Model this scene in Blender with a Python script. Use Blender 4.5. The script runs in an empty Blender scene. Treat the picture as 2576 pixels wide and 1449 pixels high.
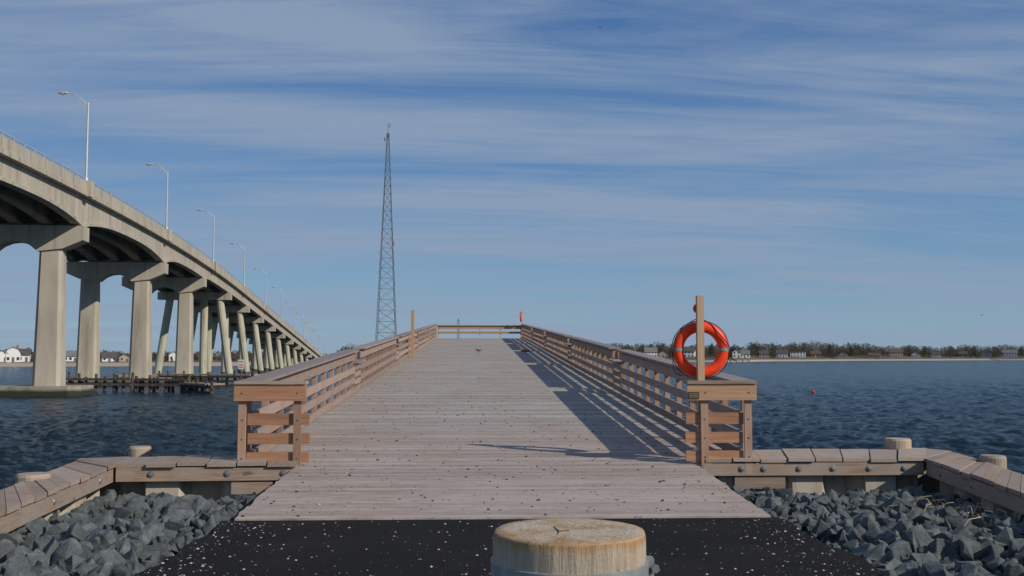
import bpy, bmesh, math, random
import numpy as np
from mathutils import Vector, Matrix, Euler
random.seed(7)
R = random.random
def U(a, b): return a + (b - a) * random.random()
D2R = math.radians
C = bpy.context.scene.collection
F = 2504.0; TH = D2R(2.1); PT = D2R(3.95); E = 4.0

# ------------------------------------------------------------ survey helpers (camera geometry -> ground positions)
def W2(xc, d): return Vector((xc*math.cos(TH)+d*math.sin(TH), -xc*math.sin(TH)+d*math.cos(TH)))
def CP(px, d): return W2((px-1288)/F*d, d)
def G(px, py, z):
    fw = Vector((math.sin(TH)*math.cos(PT), math.cos(TH)*math.cos(PT), math.sin(PT)))
    rt = Vector((math.cos(TH), -math.sin(TH), 0)); up = rt.cross(fw)
    d = fw*F + rt*(px-1288) + up*(724.5-py)
    t = (z-E)/d.z
    return Vector((d.x*t, d.y*t, z))

# ------------------------------------------------------------ mesh helpers
def nb(): return bmesh.new()
def prism(bm, a, b):
    va = [bm.verts.new(p) for p in a]; vb = [bm.verts.new(p) for p in b]
    n = len(a)
    try:
        bm.faces.new(va[::-1]); bm.faces.new(vb)
    except Exception: pass
    for i in range(n):
        j = (i+1) % n
        bm.faces.new((va[i], va[j], vb[j], vb[i]))
def box(bm, x0, x1, y0, y1, z0, z1):
    prism(bm, [(x0,y0,z0),(x1,y0,z0),(x1,y1,z0),(x0,y1,z0)], [(x0,y0,z1),(x1,y0,z1),(x1,y1,z1),(x0,y1,z1)])
def beam(bm, p0, p1, w, h):
    p0 = Vector(p0); p1 = Vector(p1); d = p1-p0
    s = Vector((-d.y, d.x, 0)); s = s.normalized()*w/2
    z = Vector((0,0,h))
    prism(bm, [p0-s-z, p0+s-z, p0+s, p0-s], [p1-s-z, p1+s-z, p1+s, p1-s])
def tube(bm, p0, p1, r0, r1=None, n=8):
    if r1 is None: r1 = r0
    p0 = Vector(p0); p1 = Vector(p1); d = (p1-p0).normalized()
    a = d.orthogonal().normalized(); b = d.cross(a)
    A = [p0+(a*math.cos(2*math.pi*i/n)+b*math.sin(2*math.pi*i/n))*r0 for i in range(n)]
    B = [p1+(a*math.cos(2*math.pi*i/n)+b*math.sin(2*math.pi*i/n))*r1 for i in range(n)]
    prism(bm, A, B)
def poly(bm, pts, r, n=6):
    for a, b in zip(pts[:-1], pts[1:]): tube(bm, a, b, r, r, n)
def lathe(bm, c, prof, n=32, jit=None):
    rings = []
    for r, z in prof:
        rings.append([bm.verts.new((c[0]+r*math.cos(2*math.pi*i/n)*(1+(jit(i, z) if jit else 0)), c[1]+r*math.sin(2*math.pi*i/n)*(1+(jit(i, z) if jit else 0)), c[2]+z)) for i in range(n)])
    for a, b in zip(rings[:-1], rings[1:]):
        for i in range(n):
            j = (i+1) % n
            bm.faces.new((a[i], a[j], b[j], b[i]))
    bm.faces.new(rings[0][::-1]); bm.faces.new(rings[-1])
ORG = {}
def obj(name, bm, m, parent=None, org=None, smooth=False):
    o3 = Vector(org) if org is not None else (ORG.get(parent.name, Vector((0,0,0))) if parent else Vector((0,0,0)))
    bmesh.ops.recalc_face_normals(bm, faces=bm.faces)
    if o3.length: bmesh.ops.translate(bm, verts=bm.verts, vec=-o3)
    me = bpy.data.meshes.new(name); bm.to_mesh(me); bm.free()
    if smooth:
        for p in me.polygons: p.use_smooth = True
    for mm in (m if isinstance(m, (list, tuple)) else [m]): me.materials.append(mm)
    o = bpy.data.objects.new(name, me); C.objects.link(o)
    if parent: o.parent = parent; ORG[o.name] = o3
    elif org is not None: o.location = o3; ORG[o.name] = o3
    return o
def tag(o, label=None, cat=None, group=None, kind=None):
    if label: o['label'] = label
    if cat: o['category'] = cat
    if group: o['group'] = group
    if kind: o['kind'] = kind
    return o
def thing(name, loc, label, cat, group=None, rotz=0, local=False):
    o = bpy.data.objects.new(name, None); C.objects.link(o); o.empty_display_size = .3
    o.location = loc; o.rotation_euler = (0,0,rotz)
    ORG[o.name] = Vector((0,0,0)) if local else Vector(loc)
    return tag(o, label, cat, group)
def copy_tree(o, parent=None):
    c = o.copy(); C.objects.link(c)
    if parent: c.parent = parent
    for ch in list(o.children): copy_tree(ch, c)
    return c
ORD = ['first','second','third','fourth','fifth','sixth','seventh','eighth','ninth','tenth','eleventh','twelfth','thirteenth','fourteenth','fifteenth']

# ------------------------------------------------------------ materials
def base(name):
    m = bpy.data.materials.new(name); m.use_nodes = True
    nt = m.node_tree; return m, nt, nt.nodes['Principled BSDF']
def ramp(nt, src, stops):
    r = nt.nodes.new('ShaderNodeValToRGB'); e = r.color_ramp.elements
    e[0].position = stops[0][0]; e[0].color = (*stops[0][1], 1)
    e[1].position = stops[-1][0]; e[1].color = (*stops[-1][1], 1)
    for p, c in stops[1:-1]:
        x = e.new(p); x.color = (*c, 1)
    nt.links.new(src, r.inputs[0]); return r.outputs[0]
def noise(nt, vec, scale, detail=4, rough=.55):
    n = nt.nodes.new('ShaderNodeTexNoise'); n.inputs['Scale'].default_value = scale; n.inputs['Detail'].default_value = detail; n.inputs['Roughness'].default_value = rough
    nt.links.new(vec, n.inputs['Vector']); return n.outputs['Fac']
def mapping(nt, vec, sc):
    n = nt.nodes.new('ShaderNodeMapping'); n.inputs['Scale'].default_value = sc; nt.links.new(vec, n.inputs['Vector']); return n.outputs[0]
def mix(nt, fac, a, b, mode='MIX'):
    n = nt.nodes.new('ShaderNodeMix'); n.data_type = 'RGBA'; n.blend_type = mode
    for s, v in ((0, fac), (6, a), (7, b)):
        if isinstance(v, bpy.types.NodeSocket): nt.links.new(v, n.inputs[s])
        else: n.inputs[s].default_value = v if s == 0 else (*v, 1)
    return n.outputs[2]
def bump(nt, b, h, s, dist=.01):
    n = nt.nodes.new('ShaderNodeBump'); n.inputs['Strength'].default_value = s; n.inputs['Distance'].default_value = dist
    nt.links.new(h, n.inputs['Height']); nt.links.new(n.outputs[0], b.inputs['Normal'])
def math_(nt, op, a, b=None):
    n = nt.nodes.new('ShaderNodeMath'); n.operation = op
    for i, v in enumerate((a, b)):
        if v is None: continue
        if isinstance(v, bpy.types.NodeSocket): nt.links.new(v, n.inputs[i])
        else: n.inputs[i].default_value = v
    return n.outputs[0]
def mat(name, col, rough=.8, var=.25, scale=3, bs=.0, metal=0, stretch=(1,1,1), stain=None, wet=None):
    m, nt, b = base(name); tc = nt.nodes.new('ShaderNodeTexCoord')
    v = mapping(nt, tc.outputs['Object'], stretch)
    f = noise(nt, v, scale, 6)
    lo = tuple(c*(1-var) for c in col); hi = tuple(min(1, c*(1+var)) for c in col)
    c = ramp(nt, f, [(.3, lo), (.7, hi)])
    if stain:
        f2 = noise(nt, mapping(nt, tc.outputs['Object'], stain[2]), stain[1], 5)
        c = mix(nt, ramp(nt, f2, [(.5, (0,0,0)), (.72, (1,1,1))]), c, stain[0])
    if wet:
        g = nt.nodes.new('ShaderNodeNewGeometry'); sp = nt.nodes.new('ShaderNodeSeparateXYZ'); nt.links.new(g.outputs['Position'], sp.inputs[0])
        zz = math_(nt, 'ADD', sp.outputs['Z'], math_(nt, 'MULTIPLY', f, -.35))
        mr = nt.nodes.new('ShaderNodeMapRange'); mr.inputs[1].default_value = .3; mr.inputs[2].default_value = .6; mr.inputs[3].default_value = 1; mr.inputs[4].default_value = 0; nt.links.new(zz, mr.inputs[0])
        c = mix(nt, mr.outputs[0], c, wet)
    nt.links.new(c, b.inputs['Base Color']); b.inputs['Roughness'].default_value = rough; b.inputs['Metallic'].default_value = metal
    b.inputs['Specular IOR Level'].default_value = .3
    if bs: bump(nt, b, f, bs, .02)
    return m
def wood(name, c1, c2, axis, grey=None, g=.5):
    m, nt, b = base(name); tc = nt.nodes.new('ShaderNodeTexCoord'); oi = nt.nodes.new('ShaderNodeObjectInfo')
    st = [38, 38, 38]; st['XYZ'.index(axis)] = 1.6
    va = nt.nodes.new('ShaderNodeVectorMath'); va.operation = 'ADD'; nt.links.new(tc.outputs['Object'], va.inputs[0])
    nt.links.new(math_(nt, 'MULTIPLY', oi.outputs['Random'], 9.0), va.inputs[1])
    f = noise(nt, mapping(nt, va.outputs[0], st), 1, 5, .6)
    c = ramp(nt, f, [(.3, c2), (.68, c1)])
    big = noise(nt, va.outputs[0], 1.7, 3)
    if grey: c = mix(nt, ramp(nt, big, [(.5-g*.25, (0,0,0)), (.75, (.8,.8,.8))]), c, grey)
    kn = noise(nt, mapping(nt, va.outputs[0], tuple(7 if q > 5 else 2.5 for q in st)), 1, 2)
    c = mix(nt, ramp(nt, kn, [(.7,(0,0,0)),(.76,(.7,.7,.7))]), c, tuple(q*.5 for q in c2))
    hv = nt.nodes.new('ShaderNodeHueSaturation'); nt.links.new(c, hv.inputs['Color'])
    nt.links.new(math_(nt, 'ADD', math_(nt, 'MULTIPLY', oi.outputs['Random'], .38), .80), hv.inputs['Value'])
    nt.links.new(hv.outputs[0], b.inputs['Base Color']); b.inputs['Roughness'].default_value = .82
    b.inputs['Specular IOR Level'].default_value = .25
    bump(nt, b, f, .35, .006)
    return m
RB = (.43,.225,.13); RB2 = (.27,.14,.082); GR = (.34,.28,.25)
M = {}
M['panel_x'] = wood('lit_cedar_x', RB, RB2, 'X'); M['panel_z'] = wood('lit_cedar_z', (.41,.25,.17), (.27,.16,.105), 'Z', (.36,.285,.24), .4)
M['rail_y'] = wood('rail_wood_y', (.37,.25,.19), (.235,.155,.12), 'Y', GR, .9); M['cap_y'] = wood('cap_wood_y', (.31,.25,.235), (.21,.165,.155), 'Y', (.31,.27,.265), .9)
M['new_z'] = wood('fresh_pine_z', (.54,.38,.25), (.40,.26,.16), 'Z'); M['new_x'] = wood('fresh_pine_x', (.48,.30,.175), (.34,.2,.115), 'X')
M['new_o'] = wood('orange_pine_z', (.56,.34,.19), (.43,.25,.135), 'Z')
M['bulk_x'] = wood('bulkhead_wood_x', (.36,.26,.19), (.20,.14,.105), 'X', (.34,.29,.25), .8); M['bulk_y'] = wood('bulkhead_wood_y', (.41,.31,.24), (.23,.17,.13), 'Y', (.37,.32,.275), .8)
M['stub'] = wood('stub_pile_wood', (.42,.32,.22), (.27,.2,.14), 'Z', (.36,.31,.26), .8)
M['fender'] = wood('creosote_timber', (.095,.078,.062), (.035,.03,.027), 'Z', (.15,.13,.11), .5)
M['vinyl'] = mat('sheet_pile_face', (.46,.40,.325), .7, .15, 4, .1, stretch=(1,1,.3), stain=((.28,.23,.17), 3, (3,3,.5)))
M['conc'] = mat('aged_concrete', (.43,.385,.31), .9, .14, .6, .0, stretch=(1,1,.3), stain=((.27,.24,.19), .8, (1.4,1.4,.12)))
M['foot'] = mat('footing_concrete', (.33,.30,.245), .9, .2, .8, stain=((.2,.18,.14), .8, (1,1,.4)), wet=(.035,.038,.025))
M['conc_shade'] = mat('shaded_girder_concrete', (.33,.305,.26), .9, .15, .5, stain=((.2,.18,.15), .8, (1,1,.3)))  # concrete darkened for inner girders: under-deck shade put into the colour
M['pile_c'] = mat('pile_concrete', (.45,.43,.33), .85, .12, .8, stretch=(1,1,.3), stain=((.3,.28,.2), 1, (1,1,.2)), wet=(.06,.06,.04))
M['galv'] = mat('galvanised_steel', (.24,.245,.25), .55, .2, 6, metal=.5)
M['bandm'] = mat('weathered_zinc_band', (.27,.28,.285), .6, .2, 25, .1, metal=.35)
M['lampm'] = mat('lamp_aluminium', (.5,.51,.5), .5, .08, 3, metal=.4)
M['lens'] = mat('lamp_lens', (.5,.5,.46), .3, .1, 5)
M['mast'] = mat('mast_steel', (.11,.12,.135), .6, .2, .2)
M['red'] = mat('ring_vinyl', (.84,.06,.012), .45, .12, 7, .05, stain=((.68,.04,.012), 9, (1,1,1))); M['redpeg'] = mat('peg_plastic', (.6,.03,.02), .5, .1, 9)
M['band'] = mat('reflective_tape', (.27,.25,.24), .4, .2, 30); M['rope'] = mat('black_rope', (.02,.02,.022), .9, .3, 60)
M['plaque'] = mat('plaque_dark', (.05,.045,.03), .5, .2, 40); M['gold'] = mat('plaque_gold', (.4,.29,.08), .45, .1, 30)

def deck_mat():
    m, nt, b = base('deck_planks'); g = nt.nodes.new('ShaderNodeNewGeometry')
    sp = nt.nodes.new('ShaderNodeSeparateXYZ'); nt.links.new(g.outputs['Position'], sp.inputs[0])
    idx = math_(nt, 'FLOOR', math_(nt, 'DIVIDE', math_(nt, 'ADD', sp.outputs['Y'], .1), .145))
    wn = nt.nodes.new('ShaderNodeTexWhiteNoise'); wn.noise_dimensions = '1D'; nt.links.new(idx, wn.inputs['W'])
    cb = nt.nodes.new('ShaderNodeCombineXYZ'); nt.links.new(math_(nt, 'ADD', sp.outputs['X'], math_(nt, 'MULTIPLY', wn.outputs['Value'], 40.0)), cb.inputs[0]); nt.links.new(sp.outputs['Y'], cb.inputs[1]); nt.links.new(sp.outputs['Z'], cb.inputs[2])
    grain = noise(nt, mapping(nt, cb.outputs[0], (2.2, 40, 1)), 1, 6, .7)
    mid = noise(nt, mapping(nt, cb.outputs[0], (1.1, 3, 1)), 1, 5, .65)
    big = noise(nt, mapping(nt, g.outputs['Position'], (.5, .35, 1)), 1, 5, .6)
    c = ramp(nt, grain, [(.30, (.17,.14,.12)), (.46, (.335,.29,.26)), (.70, (.49,.44,.395))])
    c = mix(nt, ramp(nt, mid, [(.45,(0,0,0)),(.68,(.65,.65,.65))]), c, (.25,.21,.185))
    c = mix(nt, ramp(nt, big, [(.35,(0,0,0)),(.7,(.5,.5,.5))]), c, (.41,.385,.36))
    hv = nt.nodes.new('ShaderNodeHueSaturation'); nt.links.new(c, hv.inputs['Color'])
    nt.links.new(math_(nt, 'ADD', math_(nt, 'MULTIPLY', wn.outputs['Value'], .34), .84), hv.inputs['Value'])
    c = hv.outputs[0]
    fr = math_(nt, 'LESS_THAN', sp.outputs['Y'], 19.5)
    c = mix(nt, math_(nt, 'MULTIPLY', fr, .6), c, mix(nt, 1.0, c, (1.08,.96,.92), 'MULTIPLY'))
    s1 = noise(nt, mapping(nt, g.outputs['Position'], (8, 11, 9)), 1, 5, .8)
    c = mix(nt, ramp(nt, s1, [(.59,(0,0,0)),(.67,(.75,.75,.75))]), c, (.13,.105,.092))
    s2 = noise(nt, mapping(nt, g.outputs['Position'], (15, 20, 7)), 1, 3, .7)
    c = mix(nt, ramp(nt, s2, [(.66,(0,0,0)),(.73,(.6,.6,.6))]), c, (.6,.58,.55))
    nt.links.new(c, b.inputs['Base Color']); b.inputs['Roughness'].default_value = .88; b.inputs['Specular IOR Level'].default_value = .12
    bump(nt, b, grain, .6, .010); return m
M['deck'] = deck_mat()
def asphalt():
    m, nt, b = base('asphalt'); g = nt.nodes.new('ShaderNodeNewGeometry')
    f = noise(nt, g.outputs['Position'], 60, 4, .75); f2 = noise(nt, g.outputs['Position'], 1.2, 4)
    c = ramp(nt, f, [(.3,(.006,.006,.007)),(.75,(.030,.028,.028))])
    c = mix(nt, ramp(nt, f2, [(.4,(0,0,0)),(.75,(.5,.5,.5))]), c, (.032,.029,.027))
    f3 = noise(nt, g.outputs['Position'], 30, 3, .7)
    c = mix(nt, ramp(nt, f3, [(.68,(0,0,0)),(.77,(.3,.3,.3))]), c, (.2,.18,.15))
    nt.links.new(c, b.inputs['Base Color']); b.inputs['Roughness'].default_value = .92; b.inputs['Specular IOR Level'].default_value = .12
    bump(nt, b, f, 1.0, .014); return m
M['asphalt'] = asphalt()
def stone():
    m, nt, b = base('grey_riprap'); oi = nt.nodes.new('ShaderNodeObjectInfo')
    g = nt.nodes.new('ShaderNodeNewGeometry')
    f = noise(nt, g.outputs['Position'], 9, 7, .7)
    c = ramp(nt, f, [(.3,(.062,.074,.078)),(.55,(.135,.153,.155)),(.75,(.24,.26,.255))])
    isl = math_(nt, 'ADD', math_(nt, 'MULTIPLY', g.outputs['Random Per Island'], .35), math_(nt, 'MULTIPLY', oi.outputs['Random'], .45))
    hv = nt.nodes.new('ShaderNodeHueSaturation'); nt.links.new(c, hv.inputs['Color'])
    nt.links.new(math_(nt, 'ADD', isl, .60), hv.inputs['Value'])
    nt.links.new(hv.outputs[0], b.inputs['Base Color']); b.inputs['Roughness'].default_value = .78; b.inputs['Specular IOR Level'].default_value = .3
    bump(nt, b, noise(nt, g.outputs['Position'], 20, 7, .78), .9, .035); return m
M['stone'] = stone()
def water():
    m, nt, b = base('sea_water'); g = nt.nodes.new('ShaderNodeNewGeometry')
    a = noise(nt, mapping(nt, g.outputs['Position'], (1.8, 2.6, 1)), 1.0, 7, .72)
    a2 = noise(nt, mapping(nt, g.outputs['Position'], (.22, .34, 1)), 1.0, 5, .65)
    w2 = noise(nt, mapping(nt, g.outputs['Position'], (.03, .012, 1)), 1.0, 4, .6)
    w3 = noise(nt, mapping(nt, g.outputs['Position'], (.6, .8, 1)), 1.0, 6, .7)
    c = ramp(nt, w3, [(.38,(.002,.012,.024)),(.54,(.005,.031,.054)),(.70,(.022,.085,.118))])  # dark and bright sides of the chop painted into the base colour
    c = mix(nt, ramp(nt, w2, [(.4,(0,0,0)),(.65,(.5,.5,.5))]), c, (.004,.022,.045))
    nt.links.new(c, b.inputs['Base Color']); b.inputs['Roughness'].default_value = .17; b.inputs['IOR'].default_value = 1.33
    b.inputs['Specular IOR Level'].default_value = .25
    bump(nt, b, math_(nt, 'ADD', a, math_(nt, 'MULTIPLY', a2, 2.2)), 1.0, .42); return m
M['water'] = water()
def landm():
    m, nt, b = base('shore_ground'); g = nt.nodes.new('ShaderNodeNewGeometry')
    sp = nt.nodes.new('ShaderNodeSeparateXYZ'); nt.links.new(g.outputs['Position'], sp.inputs[0])
    f = noise(nt, g.outputs['Position'], .06, 5)
    c = ramp(nt, f, [(.35,(.085,.068,.048)),(.6,(.12,.10,.07)),(.75,(.06,.065,.04))])
    n = nt.nodes.new('ShaderNodeMapRange'); n.inputs[1].default_value = 1.35; n.inputs[2].default_value = 1.7; n.inputs[3].default_value = 1; n.inputs[4].default_value = 0
    nt.links.new(sp.outputs['Z'], n.inputs[0])
    c = mix(nt, n.outputs[0], c, (.36,.30,.23))
    nt.links.new(c, b.inputs['Base Color']); b.inputs['Roughness'].default_value = .95; return m
M['land'] = landm()
M['dirt'] = mat('dark_gravel_bed', (.035,.038,.036), .95, .5, 14, .6)
M['bare'] = mat('bare_twigs', (.10,.074,.052), .95, .4, .04); M['ever'] = mat('evergreen_leaf', (.032,.042,.022), .9, .35, .05); M['trunk'] = mat('bark', (.08,.065,.05), .95, .2, 1)
M['white'] = mat('white_paint', (.70,.70,.68), .7, .05, .5); M['shingle'] = mat('grey_shingle', (.3,.28,.26), .85, .12, .6); M['brown'] = mat('cedar_wall', (.17,.12,.09), .85, .15, .6); M['tan'] = mat('tan_wall', (.38,.33,.27), .85, .1, .5)
M['roof'] = mat('dark_roof', (.09,.085,.085), .9, .2, .5); M['roof2'] = mat('grey_roof', (.17,.17,.17), .9, .15, .5); M['roof3'] = mat('brown_roof', (.12,.085,.068), .9, .15, .5)
M['glass'] = mat('window_glass', (.04,.055,.075), .15, .2, 1); M['brick'] = mat('chimney_brick', (.25,.12,.09), .9, .2, 2)
M['shell'] = mat('pale_shell', (.42,.38,.33), .7, .4, 20); M['mussel'] = mat('dark_shell', (.05,.042,.038), .6, .5, 20); M['straw'] = mat('dry_straw', (.42,.35,.22), .9, .2, 8)
M['gullw'] = mat('gull_feather_grey', (.3,.29,.28), .8, .2, 12); M['gullb'] = mat('gull_feather_brown', (.2,.14,.1), .8, .3, 20); M['beak'] = mat('beak', (.5,.3,.06), .5, .1, 9)
M['signw'] = mat('sign_white', (.6,.6,.58), .6, .05, 5); M['signr'] = mat('sign_red', (.5,.07,.05), .6, .05, 5)

# ------------------------------------------------------------ water: one displaced sheet, finer near the viewer, out to the horizon
rng = np.random.default_rng(3)
rad = [7.5]
while rad[-1] < 520: rad.append(rad[-1]*1.0065)
while rad[-1] < 9500: rad.append(rad[-1]*1.12)
rad = np.array(rad)
an = np.concatenate([np.linspace(-82,-34,90,endpoint=False), np.linspace(-34,38,880,endpoint=False), np.linspace(38,86,90)])*math.pi/180
RR, AA = np.meshgrid(rad, an, indexing='ij')
X = RR*np.sin(AA); Y = RR*np.cos(AA)
sp_ = np.maximum(RR*.0065, RR*(72/880*math.pi/180))
Z = np.zeros_like(X)
wx = X+.35*np.sin(Y*.61+X*.37)+.18*np.sin(Y*1.7-X*1.1); wy = Y+.35*np.sin(X*.57-Y*.33)+.18*np.sin(X*1.9+Y*.8)
gust = .85+.35*np.sin(X*.045+np.sin(Y*.02)*2)*np.sin(Y*.03+1.3)
for i in range(54):
    L = 0.32*(1.049**i); th = rng.normal(.9, .8); ph = rng.uniform(0, 6.28); k_ = 2*math.pi/L
    A_ = .0145*L**.8*(1.0 if L < 1.8 else .5)
    s = np.sin(k_*(wx*math.cos(th)+wy*math.sin(th))+ph)
    f = np.clip((L/sp_-1.8)/1.6, 0, 1)
    Z += A_*f*(1-1.6*np.abs(s)**1.2 if i % 3 else s)
Z *= gust
Z[RR > 520] = 0
Z -= .02
nr, nc = X.shape
co_ = np.stack([X, Y, Z], -1).reshape(-1, 3)
ii = np.arange(nr-1)[:, None]*nc+np.arange(nc-1)[None, :]
quads = np.stack([ii, ii+1, ii+1+nc, ii+nc], -1).reshape(-1, 4)[:, ::-1]
me = bpy.data.meshes.new('water'); me.vertices.add(len(co_)); me.vertices.foreach_set('co', co_.astype(np.float32).ravel())
me.loops.add(quads.size); me.loops.foreach_set('vertex_index', quads.astype(np.int32).ravel())
me.polygons.add(len(quads)); me.polygons.foreach_set('loop_start', (np.arange(len(quads))*4).astype(np.int32))
me.polygons.foreach_set('use_smooth', np.ones(len(quads), bool))
me.update(calc_edges=True); me.validate(); me.materials.append(M['water'])
wo = bpy.data.objects.new('water', me); C.objects.link(wo); tag(wo, kind='structure')

SH = [(-3000,330),(-200,385),(0,400),(400,425),(700,450),(800,480),(900,760),(1000,900),(1400,860),(1550,800),(1850,700),(1900,840),(2200,1000),(2576,1180),(3000,1300),(5200,1350)]
def shore(px):
    for (a, b), (c, d) in zip(SH[:-1], SH[1:]):
        if a <= px <= c: return b+(d-b)*(px-a)/(c-a)
    return SH[-1][1]
def hz(px, i):
    i = max(i, 0); top = 1.6 if px < 850 else 7.0
    return -.3 + min(i/14, 1)*2.1 + top*(1-math.exp(-max(i-14, 0)/90.0))
bm = nb(); rows = []
for px in range(-2900, 5200, 45):
    jit = 14*math.sin(px*.021)+8*math.sin(px*.057+1)
    rows.append([bm.verts.new((*CP(px, shore(px)+jit*.4+i), hz(px, i)+(U(-.15,.15) if i > 14 else 0))) for i in (0,7,14,30,60,110,200,400,900,2500)])
for a, b in zip(rows[:-1], rows[1:]):
    for k in range(len(a)-1): bm.faces.new((a[k], b[k], b[k+1], a[k+1]))
tag(obj('far_shore', bm, M['land'], smooth=True), kind='structure')

# trees: many small faces
def crown_pts(p, h, w, n, ever, V, FC, MI, big=1.0):
    for _ in range(n):
        t = R(); z = (.06+.94*t)*h if ever else (.03+.97*t)*h
        rr = (1-t)**.7*w if ever else w*math.sqrt(max(.06, 1-(2*t-.85)**2))
        an = U(0, 6.283); q = math.sqrt(R())*rr
        c = (p[0]+q*math.cos(an), p[1]+q*math.sin(an), p[2]+z); s = U(.6,1.8)*(h/10)**.5*big*(1.15-.5*t)
        if ever: a = Vector((U(-1,1), U(-1,1), U(-1,1))).normalized()*s; b = a.orthogonal().normalized()*s*.7
        else: a = Vector((U(-.8,.8), U(-.8,.8), 1)).normalized()*s; b = Vector((U(-1,1), U(-1,1), U(-.2,.2))).normalized()*s*.55
        i = len(V); c = Vector(c)
        V += [tuple(c-a*.5-b*.5), tuple(c+b*.5), tuple(c+a*.5)]; FC.append((i,i+1,i+2)); MI.append(1 if ever else 0)
def leafmesh(name, V, FC, MI, mats, parent=None, org=(0,0,0)):
    me = bpy.data.meshes.new(name); arr = np.array(V)-np.array(org); me.from_pydata(arr.tolist(), [], FC)
    for m in mats: me.materials.append(m)
    if len(mats) > 1: me.polygons.foreach_set('material_index', np.array(MI, dtype=np.int32))
    o = bpy.data.objects.new(name, me); C.objects.link(o)
    if parent: o.parent = parent
    return o
V_, F_, I_ = [], [], []
HP = [(1637,18),(1668,14),(1728,22),(1852,12),(1872,16),(1920,14),(1966,18),(2006,24),(2050,15),(2120,14),(2198,18),(2252,24),(2300,14),(2352,14),(2420,14),(2478,16),(2538,22)]
def wood_px(px0, px1, n, i0, i1, h0, h1, pe, nf=80, wf=1.0, clear=False):
    for _ in range(n):
        px = U(px0, px1); i = U(i0, i1)
        if clear and px > 1500 and i < 52 and any(abs(px-a) < w_ for a, w_ in HP): continue
        d = shore(px)+i; p = CP(px, d)
        ev = R() < pe; h = U(h0, h1)*(1 + .12*math.sin(px*.013) + .09*math.sin(px*.05) + .06*math.sin(px*.13))
        crown_pts((p.x, p.y, hz(px, i)-.3), h, h*U(.4,.7)*wf, nf, ev, V_, F_, I_, 1.15)
wood_px(-150, 880, 520, 34, 110, 3.0, 4.8, .3, 70)
wood_px(-150, 880, 110, 26, 34, 1.3, 2.2, .5, 45)
wood_px(850, 1100, 80, 40, 120, 6, 10, .3)
wood_px(1380, 1900, 420, 66, 150, 6.0, 9.2, .25)
wood_px(1880, 2800, 820, 66, 170, 7.0, 12, .22)
wood_px(1450, 2800, 700, 24, 66, 2.2, 4.8, .4, 55, 1.3, True)
tag(leafmesh('far_woodland', V_, F_, I_, [M['bare'], M['ever']]), 'long band of bare brown woodland with dark evergreens on the far shore', 'woodland', kind='stuff')
tp = [(1700,.9,10.5,'e'),(1790,.6,10,'e'),(1905,.5,10,'b'),(2086,1,12,'e'),(2140,.7,10.5,'e'),(2288,.8,12.5,'b'),(2325,.8,12,'e'),(2392,.8,12,'b'),(2450,.9,13,'e'),(2505,.7,12,'b'),(2566,.8,12.5,'e'),(110,.8,4.8,'b'),(232,.8,5,'e'),(352,.8,5,'b'),(1580,.9,9,'b')]
for k, (px, f, h, s) in enumerate(tp):
    i = 56; p = CP(px, shore(px)+i); z = hz(px, i)-.2
    t = thing('evergreen_tree' if s == 'e' else 'bare_tree', (p.x, p.y, z),
      ('dark evergreen' if s == 'e' else 'bare brown')+' tree on far shore, '+ORD[sorted(q[0] for q in tp).index(px)]+' single tree from the left', 'tree', 'single trees on the far shore')
    b1 = nb(); tube(b1, (p.x,p.y,z), (p.x+.2,p.y,z+h*.75), .28, .1, 6)
    for _ in range(6):
        zz = U(.3,.7)*h; a = U(0,6.28); tube(b1, (p.x,p.y,z+zz), (p.x+math.cos(a)*h*.25, p.y+math.sin(a)*h*.25, z+zz+h*.2), .09, .04, 4)
    obj('trunk', b1, M['trunk'], t)
    a1, a2, a3 = [], [], []; crown_pts((p.x,p.y,z), h, h*(.3 if s == 'e' else .45), 300, s == 'e', a1, a2, a3)
    leafmesh('crown', a1, a2, a3, [M['ever'] if s == 'e' else M['bare']], t, (p.x,p.y,z))

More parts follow.
